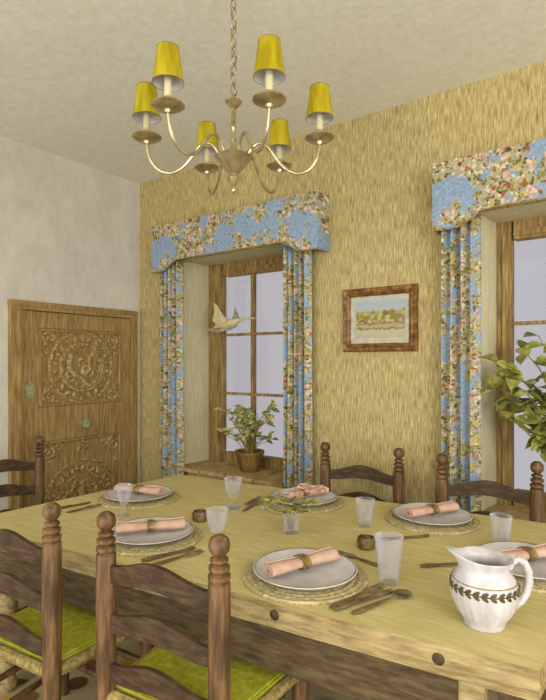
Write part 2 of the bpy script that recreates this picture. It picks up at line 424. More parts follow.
def spiral(mb, cy, cz, r0, turns, a0, sgn, rad, x=.018):
    pts, rr = [], []
    n = int(18*turns)
    for i in range(n+1):
        t = i/n; a = a0+sgn*2*PI*turns*t; r = r0*(1-t)**.9
        pts.append(dl(cy+r*math.cos(a), cz+r*math.sin(a), x)); rr.append(1.25*rad*(1-.55*t))
    mb.tube(pts, rr, 6)
def ringc(mb, cy, cz, r, rad, a0=0, a1=2*PI, x=.018, n=40):
    full = abs(a1-a0) > 6.2
    pts = [dl(cy+r*math.cos(a0+(a1-a0)*i/n), cz+r*math.sin(a0+(a1-a0)*i/n), x) for i in range(n if full else n+1)]
    mb.tube(pts, rad, 6, closed=full)
def lobe(mb, cy, cz, a, l, wd, x=.017):
    R = Matrix.Rotation(a, 3, 'X')
    mb.ball(dl(cy, cz, x), 1, 8, 6, sc=(.02, l/2, wd/2), rot=R)
def leafy(mb, cy, cz, r, a0, a1, n, l, wd):
    for i in range(n):
        a = a0+(a1-a0)*(i+.5)/n; lobe(mb, cy+r*math.cos(a), cz+r*math.sin(a), a+(.6 if i % 2 else -.6), l, wd)
c1 = MB(); cy, cz = 2.335, 1.43
ringc(c1, cy, cz, .178, .016); ringc(c1, cy, cz, .156, .008); ringc(c1, cy, cz, .262, .011)
leafy(c1, cy, cz, .221, 0, 2*PI, 22, .066, .03)
for sy in (-1, 1):
    for sz in (-1, 1):
        spiral(c1, cy+sy*.265, cz+sz*.21, .058, 1.6, PI/2*(1 if sz < 0 else 3), sy*sz, .012)
        spiral(c1, cy+sy*.185, cz+sz*.245, .03, 1.3, 0, -sy*sz, .009)
        spiral(c1, cy+sy*.315, cz+sz*.11, .03, 1.3, 0, sy*sz, .009)
        leafy(c1, cy+sy*.265, cz+sz*.21, .07, 0, 2*PI, 7, .035, .016)
# relief inside the roundel: curling leaf forms and a boss
spiral(c1, cy-.005, cz+.02, .115, 1.35, 2.4, 1, .022); spiral(c1, cy+.06, cz-.05, .085, 1.3, 5.4, -1, .018)
spiral(c1, cy-.09, cz-.07, .055, 1.2, 1.0, 1, .013); lobe(c1, cy+.06, cz+.06, .8, .12, .05); lobe(c1, cy+.01, cz-.02, 1.3, .14, .05)
leafy(c1, cy, cz, .132, 0, 2*PI, 11, .045, .02)
c1.build('carved_roundel_panel', M['carve'], door)
c2 = MB(); cy, cz = 2.335, .42
for r, rad in ((.31, .011), (.29, .006), (.205, .010), (.188, .006), (.09, .008)): ringc(c2, cy, cz, r, rad, 0, PI)
leafy(c2, cy, cz, .248, .05, PI-.05, 17, .062, .026); leafy(c2, cy, cz, .14, .1, PI-.1, 9, .07, .028)
for i in range(6):
    a = PI*(i+.5)/6; spiral(c2, cy+.248*math.cos(a), cz+.248*math.sin(a), .032, 1.3, a, 1 if i < 3 else -1, .01)
    spiral(c2, cy+.14*math.cos(a), cz+.14*math.sin(a), .034, 1.4, a+2, 1 if i < 3 else -1, .011)
for sy in (-1, 1):
    spiral(c2, cy+sy*.28, cz+.4, .055, 1.6, PI/2, sy, .013); spiral(c2, cy+sy*.19, cz+.43, .03, 1.3, 0, -sy, .009)
    leafy(c2, cy+sy*.28, cz+.4, .068, 0, 2*PI, 7, .035, .016); spiral(c2, cy+sy*.315, cz+.28, .026, 1.3, 0, sy, .009)
leafy(c2, cy, cz+.42, .04, 0, 2*PI, 6, .05, .022); lobe(c2, cy, cz+.06, PI/2, .12, .07)
c2.build('carved_arch_panel', M['carve'], door)
kb = MB().lathe([(0.0, .0), (.022, .002), (.012, .012), (.012, .025), (.03, .036), (.033, .048), (.024, .06), (0, .064)], dl(2.33, 1.005, .032), 16, rot=Matrix.Rotation(PI/2, 3, 'Y'))
tag(kb.build('door_knob', M['green_brass'], door), 'greenish glazed round knob')
ex = MB(); poly = [(0, .065), (.012, .05), (.03, .03), (.034, 0), (.03, -.03), (.012, -.05), (0, -.065), (-.012, -.05), (-.03, -.03), (-.034, 0), (-.03, .03), (-.012, .05)]
ex.prism(poly, (.006, 0, 0), dl(1.915, 1.275, .032), (0, 1, 0), (0, 0, 1)); ex.ball(dl(1.915, 1.28, .04), .012, 10, 6)
tag(ex.build('escutcheon', M['green_brass'], door), 'greenish lozenge-shaped key plate')

# ------------------------------------------------------------------ pelmets and curtains
def pelmet(x0, x1, label):
    y0 = 2.75; cx = (x0+x1)/2; W = x1-x0
    root = thing('floral_pelmet', label, 'pelmet', (cx, YB, 2.17), 0, 'floral pelmets over the windows')
    zt = .36; poly = [(-W/2, zt), (-W/2, 0.0)]
    for i in range(25):
        t = i/24; x = -W/2+.03+(W-.06)*t
        e = min(x+W/2, W/2-x); k = min(1, max(0, (e-.12)/.16)); k = k*k*(3-2*k)
        poly.append((x, .0+.075*k))
    poly += [(W/2, 0), (W/2, zt)]
    m = MB(); m.prism(poly, (0, .014, 0), (0, y0-YB, 0))
    m.box((0, (y0-YB)/2+.005, zt-.012), (W-.03, YB-y0-.02, .012))
    for s in (-1, 1): m.box((s*(W/2-.007), (y0-YB)/2+.0045, zt/2), (.012, YB-y0-.015, zt-.004))
    m.build('pelmet_cloth', M['floral'], root, smooth=False)
    br = MB().tube([(-W/2, y0-YB-.002, 0.0)]+[(p[0], y0-YB-.002, p[1]) for p in poly[2:-2]]+[(W/2, y0-YB-.002, 0)], .005, 6)
    br.build('piping', M['rush'], root)
pelmet(-3.18, -1.66, 'blue floral pelmet above the whole window with the hanging bird')
pelmet(-.945, .475, 'blue floral pelmet at the upper right, above the cut-off window')
def curtain(x0, x1, label, folds, seed, y=2.825):
    random.seed(seed)
    root = thing('floral_curtain', label, 'curtain', ((x0+x1)/2, y, 0.02), 0, 'floral curtains beside the windows')
    W = x1-x0; nx, nz = folds*10, 24; m = MB(); ph = [random.uniform(-.6, .6) for _ in range(folds+1)]
    def pt(i, k, off):
        t = i/nx; z = 2.23*k/nz; g = 1+.05*(1-k/nz)
        fz = t*folds; p = ph[int(fz) % len(ph)]
        x = (t-.5)*W*g + .006*math.sin(2*PI*fz*1.0+1+p)
        yy = .026*math.cos(2*PI*fz+.25*math.sin(z*1.7+p)) + .008*math.sin(PI*fz*1.0+z*.8)
        return (x, yy+off, z)
    grids = []
    for off in (0, .006):
        grids.append([[m.bm.verts.new(pt(i, k, off)) for k in range(nz+1)] for i in range(nx+1)])
    for gi, g in enumerate(grids):
        for i in range(nx):
            for k in range(nz):
                m._f([g[i][k], g[i+1][k], g[i+1][k+1], g[i][k+1]])
    a, b = grids
    for k in range(nz):
        m._f([a[0][k], a[0][k+1], b[0][k+1], b[0][k]]); m._f([a[nx][k+1], a[nx][k], b[nx][k], b[nx][k+1]])
    for i in range(nx):
        m._f([a[i][0], b[i][0], b[i+1][0], a[i+1][0]]); m._f([a[i][nz], a[i+1][nz], b[i+1][nz], b[i][nz]])
    m.build('curtain_cloth', M['floralc'], root, auto=False)
curtain(-3.155, -2.93, 'long floral curtain beside the carved door, left of the bird window', 5, 1)
curtain(-1.965, -1.765, 'long floral curtain between the potted plant window and the framed picture', 5, 2)
curtain(-.935, -.73, 'long blue floral curtain right of the framed picture, by the cut-off window', 4, 3)

# ------------------------------------------------------------------ framed picture
pc = thing('framed_picture', 'small landscape picture in brown wooden frame on the gold wall', 'picture', (-1.315, YB, 1.725))
fw, fh, bw = .475, .385, .05
fr = MB(); ox, oz = fw/2, fh/2
for (a, b) in (((-1, -1), (1, -1)), ((1, -1), (1, 1)), ((1, 1), (-1, 1)), ((-1, 1), (-1, -1))):
    prof = [(0, 0), (0, -.02), (.008, -.03), (.026, -.024), (.032, -.03), (.042, -.022), (bw, -.014), (bw, 0)]
    ra, rb = [], []
    for (t, y) in prof:
        ra.append(fr.bm.verts.new((a[0]*(ox-t), y-.001, a[1]*(oz-t)))); rb.append(fr.bm.verts.new((b[0]*(ox-t), y-.001, b[1]*(oz-t))))
    for i in range(len(prof)-1): fr._f([ra[i], rb[i], rb[i+1], ra[i+1]])
fr.build('picture_frame', M['gilt'], pc, smooth=False)
MB().box((0, -.005, 0), (fw-2*bw+.004, .008, fh-2*bw+.004)).build('mat_board', M['matbrd'], pc, smooth=False)
MB().box((0.006, -.011, .005), (.31, .003, .225)).build('landscape_print', M['art'], pc, smooth=False)

# ------------------------------------------------------------------ chandelier
cp = G(-.154, 2.03)
ch = thing('chandelier', 'brass six-armed chandelier with yellow shades hanging from the ceiling', 'chandelier', (cp.x, cp.y, 2.127))
z0 = 2.127
st = MB()
st.lathe([(0, 0), (.006, .004), (.01, .016), (.006, .028), (.013, .038), (.024, .06), (.018, .076), (.03, .088), (.062, .128), (.074, .142), (.056, .152), (.026, .16), (.014, .172), (.009, .2), (.014, .208), (.009, .216), (.008, .25), (.013, .258), (.009, .268), (.008, .33), (.03, .352), (.034, .358), (.026, .364), (.008, .372), (.006, .39), (0, .392)], seg=24)
st.build('stem', M['brass'], ch)
chn = MB(); z = .392; k = 0
while z < ZC-z0-.02:
    h = .046; pts = []
    for i in range(14):
        a = 2*PI*i/14; u, v = .0105*math.cos(a), (h/2)*math.sin(a)
        pts.append((u if k % 2 == 0 else u*.25, u*.25 if k % 2 == 0 else u, z+h/2-.004+v))
    chn.tube(pts, .0028, 6, closed=True); z += h-.0095; k += 1
chn.build('chain', M['brass'], ch)
cd = MB(); zt = ZC-z0
cd.tube([(.011*math.cos(i*.9), .011*math.sin(i*.9), .38+(zt-.39)*i/24) for i in range(25)], .0028, 6)
cd.build('flex_cord', M['ring'], ch)
MB().lathe([(0, zt-.03), (.012, zt-.03), (.03, zt-.022), (.05, zt-.006), (.052, zt), (0, zt)], seg=20).build('ceiling_rose', M['brass'], ch)
R6 = .335
axis0 = math.atan2(Rv.y, Rv.x)
for k in range(6):
    th = axis0-math.radians((2, 65, 127, 177, 245, 303)[k])      # right-hand lamp first, then round by the near side
    c, s = math.cos(th), math.sin(th)
    def P(r, z): return (r*c, r*s, z)
    ctrl = [(.05, .14), (.07, .176), (.10, .196), (.135, .18), (.165, .138), (.2, .098), (.245, .076), (.29, .088), (.322, .13), (.335, .19)]
    # smooth the control polygon
    pts = []
    for i in range(len(ctrl)-1):
        p0 = ctrl[max(i-1, 0)]; p1 = ctrl[i]; p2 = ctrl[i+1]; p3 = ctrl[min(i+2, len(ctrl)-1)]
        for t in (0, .33, .66):
            q = [.5*((2*p1[j])+(-p0[j]+p2[j])*t+(2*p0[j]-5*p1[j]+4*p2[j]-p3[j])*t*t+(-p0[j]+3*p1[j]-3*p2[j]+p3[j])*t**3) for j in (0, 1)]
            pts.append(P(*q))
    pts.append(P(*ctrl[-1]))
    MB().tube(pts, .0068, 8).build('arm', M['brass'], ch)
    b = P(R6, 0)
    MB().lathe([(0, .185), (.012, .186), (.014, .196), (.022, .2), (.046, .205), (.057, .212), (.056, .216), (.03, .212), (.018, .222), (.018, .24), (0, .24)], b, 20).build('drip_pan', M['brass'], ch)
    MB().lathe([(.0, .232), (.0135, .232), (.0135, .318), (.006, .322), (.006, .335), (0, .336)], b, 14).build('candle', M['candle'], ch)
    sh = MB(); sh.lathe([(.053, .288), (.036, .408)], b, 28, cap=False)
    sh.mi = 1; sh.lathe([(.0355, .408), (.0518, .288)], b, 28, cap=False); sh.lathe([(.0518, .288), (.053, .288)], b, 28, cap=False); sh.lathe([(.036, .408), (.0355, .408)], b, 28, cap=False)
    so = sh.build('lamp_shade', [M['shade'], M['shadein']], ch, fix=False)
    for rr, zz in ((.0535, .2885), (.0363, .4075)):
        MB().tube([(b[0]+rr*math.cos(2*PI*i/24), b[1]+rr*math.sin(2*PI*i/24), zz) for i in range(24)], .0014, 5, closed=True).build('trim_ring', M['ring'], so)
    rm = MB(); rm.tube([(b[0]+.0025*math.cos(i), b[1]+.0025*math.sin(i), .333) for i in range(6)], .0015, 4, closed=True)
    for q in range(3):      # spider that seats the shade on the candle
        a = 2*PI*q/3; rm.tube([(b[0], b[1], .333), (b[0]+.047*math.cos(a), b[1]+.047*math.sin(a), .31)], .001, 4)
    rm.build('shade_wire', M['ring'], so)

# ------------------------------------------------------------------ table
A = Vector((math.cos(math.radians(29)), -math.sin(math.radians(29)))); B = Vector((.64, .768)); C0 = Vector((.622, 1.212))
LT, WT = 2.331, 1.283
def Q(a, b, z=0.0):                        # along the table from its right near corner (a leftwards, b across)
    p = C0 - A*a + B*b; return G(p.x, p.y, z)
tc = Q(LT/2, WT/2)
tc.z = .006
tb = thing('dining_table', 'long plain wooden dining table laid for a meal', 'table', tc)
def rel(v): return v-tc
def slab(mb, a0, a1, b0, b1, za, zb):
    lo = [rel(Q(a, b, za)) for a, b in ((a0, b0), (a1, b0), (a1, b1), (a0, b1))]; hi = [rel(Q(a, b, zb)) for a, b in ((a0, b0), (a1, b0), (a1, b1), (a0, b1))]
    vl = [mb.bm.verts.new(p) for p in lo]; vh = [mb.bm.verts.new(p) for p in hi]
    mb._f(vl)
    mi = mb.mi; mb.mi = 0 if mi == 9 else mi
    f = mb._f(vh)
    mb.mi = 1 if mi == 9 else mi
    fs = [mb._f([vl[i], vl[(i+1) % 4], vh[(i+1) % 4], vh[i]]) for i in range(4)]
    mb.mi = mi
    return f
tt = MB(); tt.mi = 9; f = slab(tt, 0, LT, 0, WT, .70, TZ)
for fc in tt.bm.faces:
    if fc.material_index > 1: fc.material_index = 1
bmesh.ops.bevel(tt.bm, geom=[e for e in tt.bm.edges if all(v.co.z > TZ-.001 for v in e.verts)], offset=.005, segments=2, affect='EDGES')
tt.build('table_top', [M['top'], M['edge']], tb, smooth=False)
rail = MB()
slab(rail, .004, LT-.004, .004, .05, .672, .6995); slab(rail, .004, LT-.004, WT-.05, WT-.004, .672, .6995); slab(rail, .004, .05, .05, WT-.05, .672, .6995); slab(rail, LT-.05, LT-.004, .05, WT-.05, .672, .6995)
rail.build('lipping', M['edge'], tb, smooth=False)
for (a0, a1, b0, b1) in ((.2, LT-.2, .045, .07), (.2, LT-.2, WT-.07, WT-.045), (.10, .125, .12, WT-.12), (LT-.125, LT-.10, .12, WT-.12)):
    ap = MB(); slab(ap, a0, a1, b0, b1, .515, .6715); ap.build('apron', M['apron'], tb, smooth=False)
ang = math.atan2((Q(0, 0)-Q(1, 0)).y, (Q(0, 0)-Q(1, 0)).x)
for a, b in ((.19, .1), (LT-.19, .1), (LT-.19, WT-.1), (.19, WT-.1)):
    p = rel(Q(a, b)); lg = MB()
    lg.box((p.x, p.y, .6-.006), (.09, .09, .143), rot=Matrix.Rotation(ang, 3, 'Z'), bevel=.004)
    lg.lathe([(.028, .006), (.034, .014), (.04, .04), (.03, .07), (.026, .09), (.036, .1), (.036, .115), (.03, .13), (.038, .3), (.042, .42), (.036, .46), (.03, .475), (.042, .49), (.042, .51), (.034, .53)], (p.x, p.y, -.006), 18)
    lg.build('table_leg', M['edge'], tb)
nrm = (G(A.y, -A.x)).normalized()
if nrm.dot(Q(0, 0)-Q(0, 1)) < 0: nrm = -nrm
for a in (.231, .707, 1.183, 1.659, 2.135):
    p = rel(Q(a, .004, .7135)); pg = MB()
    q = nrm.to_track_quat('Z', 'Y').to_matrix()
    pg.lathe([(0, -.004), (.0165, -.004), (.0165, .004), (.012, .007), (0, .008)], p+nrm*0.0, 14, rot=q)
    pg.build('peg', M['peg'], tb)

# ------------------------------------------------------------------ rug
rg = MB().box((0, 0, .003), (3.5, 2.52, .006), bevel=.002).build('rug', M['rug'], smooth=False, loc=(-1.62, 1.6, 0), rotz=0)
tag(rg, 'orange, grey and brown patterned rug under the table', 'rug')

# ------------------------------------------------------------------ ladder-back chairs
RW, SD, SZ, TOPZ = .215, .41, .44, 1.0
GC = 'ladder-back chairs round the table'
def make_chair():
    root = thing('ladder_back_chair', '-', 'chair', (0, 0, 0), 0, GC)
    for s in (-1, 1):
        prof = [(.022, 0), (.025, .02), (.026, .3), (.03, .42), (.03, .5), (.031, .7), (.0305, .872), (.024, .876), (.031, .884), (.031, .894), (.018, .90), (.029, .908), (.029, .918), (.016, .924), (.025, .931), (.025, .938), (.012, .945),
                (.021, .951), (.0285, .962), (.0295, .975), (.026, .99), (.014, 1.0), (0, 1.001)]
        MB().lathe(prof, (s*RW, 0, 0), 18).build('back_post', M['post'], root)
    for zc in (.825, .675, .525):
        m = MB(); n = 24; ft, fb, bt, bb = [], [], [], []
        for i in range(n+1):
            u = -1+2*i/n; x = u*(RW-.012); bow = -.018*(1-u*u); k = (.5+.5*math.cos(PI*u))**1.1
            t = zc+.018+.040*k; b = zc-.034+.020*k
            for lst, y, z in ((ft, .008, t), (fb, .008, b), (bt, -.008, t), (bb, -.008, b)): lst.append(m.bm.verts.new((x, y+bow, z)))
        for i in range(n):
            m._f([ft[i], fb[i], fb[i+1], ft[i+1]]); m._f([bt[i], bt[i+1], bb[i+1], bb[i]]); m._f([ft[i], ft[i+1], bt[i+1], bt[i]]); m._f([fb[i], bb[i], bb[i+1], fb[i+1]])
        m._f([ft[0], bt[0], bb[0], fb[0]]); m._f([ft[n], fb[n], bb[n], bt[n]])
        m.build('ladder_slat', M['slat'], root, auto=True)
    FW = RW+.035
    for s in (-1, 1):
        MB().lathe([(.02, 0), (.026, .02), (.022, .06), (.026, .12), (.028, .3), (.028, .44), (.031, .455), (.031, .468), (.022, .48), (0, .484)], (s*FW, SD, 0), 16).build('front_leg', M['post'], root)
    rl = MB()
    rl.tube([(-RW, 0, SZ), (RW, 0, SZ)], .02, 8); rl.tube([(-FW, SD, SZ), (FW, SD, SZ)], .022, 8)
    for s in (-1, 1): rl.tube([(s*RW, 0, SZ), (s*FW, SD, SZ)], .02, 8)
    rl.build('seat_rail', M['rush'], root)
    for (z, y) in ((.28, SD), (.15, SD), (.2, 0)):
        x = FW if y else RW
        MB().tube([(-x, y, z), (-x*.4, y, z), (0, y, z), (x*.4, y, z), (x, y, z)], [.01, .014, .017, .014, .01], 8).build('stretcher', M['post'], root)
    for z in (.24, .12):
        for s in (-1, 1):
            MB().tube([(s*RW, 0, z), (s*(RW+FW)/2, SD/2, z), (s*FW, SD, z)], [.01, .015, .01], 8).build('stretcher', M['post'], root)
    st = MB(); poly = [(-RW+.014, .018), (RW-.014, .018), (FW-.012, SD-.04), (FW-.045, SD+.0), (-FW+.045, SD+.0), (-FW+.012, SD-.04)]
    st.prism(poly, (0, 0, .026), (0, 0, SZ+.006), (1, 0, 0), (0, 1, 0))
    bmesh.ops.bevel(st.bm, geom=st.bm.edges[:], offset=.007, segments=2, affect='EDGES')
    st.build('seat_pad', M['seat'], root)
    return root
chair = make_chair()
for o in chair.children:
    if o.name.startswith('seat_pad'): o['label'] = 'bright green seat'
def chair_at(lat, d, rz, label, used):
    p = G(lat, d); return place(chair, used, (p.x, p.y, .006), rz, label)
near = math.radians(6); far = math.radians(187)
chair_at(-.330, 1.501, near, 'ladder-back chair nearest us, its back whole, posts in front of two plates', False)
chair_at(-.912, 1.815, near, 'ladder-back chair cut by the left edge, its back to us, in front of the table', True)
place(chair, True, (-3.1, 1.56, .006), math.radians(-90), 'ladder-back chair at the table end in front of the carved door')
f1 = (G(.302, 3.017)+G(.6676, 2.777))/2; f2 = (G(.866, 2.603)+G(1.196, 2.42))/2
place(chair, True, (f1.x, f1.y+.01, .006), far, 'ladder-back chair across the table, under the framed picture')
place(chair, True, (f2.x, f2.y+.02, .006), far, 'ladder-back chair across the table, under the leafy plant at right')

# ------------------------------------------------------------------ place settings
MR, PR = .205, .172; MT = .012
mat0 = MB()
mat0.lathe([(0, 0), (MR, 0), (MR+.003, .006), (MR, MT)]+[p for i in range(9) for p in ((MR-.008-i*.02, MT), (MR-.014-i*.02, MT-.003), (MR-.02-i*.02, MT))]+[(0, MT)], seg=48, cap=False)
mat0 = mat0.build('placemat', M['mat']); tag(mat0, '-', 'placemat', 'round woven placemats')
pl = MB().lathe([(0, 0), (.1, 0), (.105, .006), (.13, .010), (PR, .02), (PR+.002, .0225), (PR, .0245), (.132, .015), (.118, .009), (0, .008)], seg=48, cap=False).build('dinner_plate', M['china'])
tag(pl, '-', 'plate', 'white dinner plates')
rim = MB().tube([((PR-.004)*math.cos(2*PI*i/48), (PR-.004)*math.sin(2*PI*i/48), .0244) for i in range(48)], .0016, 5, closed=True).build('rim_line', M['ring'], pl)
def make_napkin():
    m = MB(); N = 60; out, inn = [], []; Lh = .135; turns = 3.2
    for i in range(N+1):
        t = i/N; a = 2*PI*turns*t; r = .006+.019*t; th = .0022
        out.append(((r+th)*math.cos(a)*1.2, (r+th)*math.sin(a)*.75)); inn.append(((r-th)*math.cos(a)*1.2, (r-th)*math.sin(a)*.75))
    va = []
    for x, fl in ((-Lh, 1.12), (-Lh*.5, 1.05), (-.02, .92), (.02, .92), (Lh*.5, 1.05), (Lh, 1.15)):
        va.append(([m.bm.verts.new((x, p[0]*fl, p[1]*fl)) for p in out], [m.bm.verts.new((x, p[0]*fl, p[1]*fl)) for p in inn]))
    for (o1, i1), (o2, i2) in zip(va, va[1:]):
        for k in range(N):
            m._f([o1[k], o1[k+1], o2[k+1], o2[k]]); m._f([i1[k], i2[k], i2[k+1], i1[k+1]])
        m._f([o1[0], o2[0], i2[0], i1[0]]); m._f([o1[N], i1[N], i2[N], o2[N]])
    for (o1, i1) in (va[0], va[-1]):
        for k in range(N): m._f([o1[k], i1[k], i1[k+1], o1[k+1]])
    return m.build('napkin', M['pink'])
nap = make_napkin(); tag(nap, '-', 'napkin', 'pink rolled napkins on the plates')
rg_ = MB(); pr = [(.026, -.014), (.031, -.014), (.0325, 0), (.031, .014), (.026, .014), (.026, -.014)]
rg_.lathe(pr, seg=24, cap=False, rot=Matrix.Rotation(PI/2, 3, 'Y'))
for v in rg_.bm.verts: v.co.y *= 1.17; v.co.z *= .74
nring = rg_.build('napkin_ring', M['ring']); tag(nring, '-', 'napkin ring', 'napkin rings')
sets = [((305, 577), math.radians(33), 'in the front, beside the fork, knife and spoon'),
        ((151, 538), math.radians(14), 'behind the nearest chair back, second from the left'),
        ((139, 499), math.radians(-20), 'at the far left, in front of the carved door'),
        ((303, 502.5), math.radians(30), 'across the table behind the flower vase'),
        ((432, 520.5), math.radians(25), 'across the table between the two far chairs'),
        ((527, 568.5), math.radians(20), 'at the right edge behind the white jug')]
for i, (p, ra, wh) in enumerate(sets):
    v = T(*p); u = i > 0; ro = YAW+ra
    place(mat0, u, v, i*.4, 'round woven placemat ' + wh)
    place(pl, u, v+Vector((0, 0, MT)), i*.7, 'white dinner plate ' + wh)
    off = (Rv*-.01) if i == 0 else Vector((0, 0, 0))
    place(nap, u, v+off+Vector((0, 0, MT+.039)), ro, 'pink rolled napkin on the plate ' + wh)
    place(nring, u, v+off+Vector((0, 0, MT+.039)), ro, 'napkin ring on the plate ' + wh)

# ------------------------------------------------------------------ glasses
def tumbler(h, r):
    return [(0, 0), (r*.62, 0), (r*.66, .004), (r*.68, .02), (r*.8, h*.45), (r, h), (r*.95, h), (r*.75, h*.45), (r*.6, .028), (0, .024)]
def goblet(h, r):
    return [(0, 0), (r*.8, 0), (r*.78, .004), (r*.2, .012), (r*.14, h*.2), (r*.2, h*.32), (r*.55, h*.42), (r*.85, h*.6), (r, h), (r*.95, h), (r*.8, h*.6), (r*.48, h*.44), (0, h*.4)]
for (px, py, kind, h, r, lab) in ((389, 583, 't', .155, .047, 'tall clear tumbler right of the front plate'),
                                  (365, 526, 't', .118, .044, 'clear tumbler across the table beside the little pewter pot'),
                                  (501, 545.5, 't', .118, .042, 'clear tumbler behind the white jug'),
                                  (217, 546, 'g', .145, .044, 'stemmed glass just above the nearest chair post'),
                                  (124, 515.5, 'g', .145, .036, 'thin stemmed glass in front of the far left plate'),
                                  (233, 508, 'g', .148, .046, 'stemmed glass in front of the bird window')):
    o = MB().lathe(tumbler(h, r) if kind == 't' else goblet(h, r), seg=28, cap=False).build('tumbler' if kind == 't' else 'goblet', M['glass'], loc=T(px, py))
    tag(o, lab, 'glass', 'drinking glasses on the table')

# little pots
pp = thing('salt_pot', '-', 'salt pot', (0, 0, 0), 0, 'small dark pots on the table')
MB().lathe([(0, 0), (.028, 0), (.034, .006), (.036, .03), (.032, .043), (.028, .043), (.03, .03), (.028, .02), (0, .018)], seg=20, cap=False).build('pot_body', M['pewter'], pp)
MB().lathe([(0, .022), (.024, .022), (.026, .034), (.012, .046), (0, .048)], seg=16, cap=False).build('pot_lid', M['pewter'], pp)
place(pp, False, T(366, 548), 0, 'small dark pot behind the tall tumbler in the middle of the table')
place(pp, True, T(200, 520.5), 0, 'small dark pot near the left plates beside the stemmed glass')

# ------------------------------------------------------------------ cutlery (local +x from handle end to tip)
def knife(L):
    r = thing('knife', '-', 'knife', (0, 0, 0), 0, 'cutlery beside the plates'); h = L*.42
    MB().tube([(-L/2, 0, .006), (-L/2+h*.3, 0, .006), (-L/2+h, 0, .006)], [.007, .0085, .006], 8, flat=.6).build('knife_handle', M['handle'], r)
    b = MB(); b.prism([(-L/2+h, -.007), (L/2-.03, -.010), (L/2-.008, -.007), (L/2, .004), (L/2-.01, .007), (-L/2+h, .007)], (0, 0, .002), (0, 0, .004), (1, 0, 0), (0, 1, 0)); b.build('knife_blade', M['steel'], r, smooth=False)
    return r
def fork(L):
    r = thing('fork', '-', 'fork', (0, 0, 0), 0, 'cutlery beside the plates')
    MB().tube([(-L/2, 0, .004), (-L/2+.02, 0, .004), (0, 0, .006), (L/2-.085, 0, .007)], [.004, .0085, .005, .0035], 8, flat=.5).build('fork_handle', M['handle'], r)
    t = MB(); x0 = L/2-.087
    t.prism([(x0, -.003), (x0+.02, -.011), (x0+.038, -.012), (x0+.038, .012), (x0+.02, .011), (x0, .003)], (0, 0, .0025), (0, 0, .006), (1, 0, 0), (0, 1, 0))
    for y in (-.0102, -.0034, .0034, .0102): t.tube([(x0+.036, y, .0072), (x0+.06, y, .006), (L/2, y, .008)], [.002, .0018, .001], 6)
    t.build('fork_tines', M['steel'], r, smooth=False); return r
def spoon(L):
    r = thing('spoon', '-', 'spoon', (0, 0, 0), 0, 'cutlery beside the plates')
    MB().tube([(-L/2, 0, .004), (-L/2+.02, 0, .004), (0, 0, .007), (L/2-.06, 0, .009)], [.004, .0085, .005, .0035], 8, flat=.5).build('spoon_handle', M['handle'], r)
    b = MB(); rows = []
    prof = [(0, 0), (.008, .0005), (.016, .004), (.0205, .010), (.0195, .0108), (.015, .0055), (.007, .002), (0, .0015)]
    b.lathe(prof, (0, 0, 0), 20, cap=False, fn=lambda p, a, rr, z: Vector((p.x*1.6, p.y, p.z)))
    for v in b.bm.verts: v.co.x += L/2-.033
    b.build('spoon_bowl', M['steel'], r); return r
cut = [(fork, (330, 609), (384, 587), 'fork right of the front plate, nearest the plate'),
       (knife, (333, 612), (394, 591), 'knife between fork and spoon right of the front plate'),
       (spoon, (344, 618), (416, 592), 'spoon right of the front plate, in front of the tall tumbler'),
       (fork, (386, 569), (337, 553.5), 'fork behind the front plate, pointing at the flower vase'),
       (knife, (142, 562.5), (196, 548.5), 'knife in front of the plate behind the nearest chair back'),
       (fork, (150, 567), (203, 552.5), 'fork in front of the plate behind the nearest chair back'),
       (knife, (56, 510), (91, 503), 'knife at the far left corner of the table'),
       (fork, (66, 513.5), (101, 506), 'fork at the far left corner of the table'),
       (knife, (380, 541.5), (430, 536.5), 'knife in front of the plate between the two far chairs'),
       (knife, (421, 568), (459, 565), 'knife pointing out from behind the white jug'),
       (knife, (246, 505.5), (260, 497.5), 'knife left of the flower vase, by the stemmed glass'),
       (fork, (243, 512), (260, 502.5), 'fork left of the flower vase')]
for fn, p, q, lab in cut:
    a, b = T(*p), T(*q); o = fn(min((b-a).length, .24)); o['label'] = lab; o.scale = (1, 1.35, 1.2)
    o.location = (a+b)/2; o.rotation_euler = (0, 0, math.atan2((b-a).y, (b-a).x))

# ------------------------------------------------------------------ jug
jp = T(484, 624)
jug = thing('milk_jug', 'white fluted jug with leaf garland at the right front of the table', 'jug', jp, YAW)
jug.scale = (.93, .93, .96)
def jf(p, a, r, z):
    if z > .135:                              # the spout is drawn out on the -x side
        k = ((z-.135)/.061)**2.4; c = max(0, math.cos(a-PI)); s = c**5
        p = Vector((p.x-.034*k*s, p.y*(1-.18*k*c**2), p.z+.026*k*s-.006*k*max(0, math.cos(a))))
    elif .015 < z < .088 and r > .03:
        p = Vector((p.x*(1+.02*math.cos(22*a)), p.y*(1+.02*math.cos(22*a)), p.z))
    return p
jprof = [(0, 0), (.056, 0), (.058, .006), (.056, .012), (.064, .025), (.078, .046), (.089, .07), (.0945, .092), (.0955, .112), (.090, .132), (.076, .15), (.067, .164), (.070, .178), (.080, .192), (.081, .196), (.078, .196),
         (.066, .178), (.063, .164), (.072, .148), (.086, .128), (.087, .105), (.07, .05), (.03, .02), (0, .018)]
MB().lathe(jprof, seg=88, cap=False, fn=jf).build('jug_body', M['jug'], jug, auto=False)
hd = [(.074, 0, .158), (.083, 0, .176), (.1, 0, .186), (.12, 0, .176), (.132, 0, .15), (.134, 0, .12), (.126, 0, .09), (.11, 0, .066), (.09, 0, .05), (.076, 0, .044)]
MB().tube(hd, [.009, .0095, .0105, .011, .0115, .0115, .011, .0105, .0095, .008], 12).build('jug_handle', M['jug'], jug)
hc = MB(); hc.ball((.083, 0, .178), .012, 10, 8); hc.build('handle_scroll', M['jug'], jug)
gb = MB(); random.seed(5)
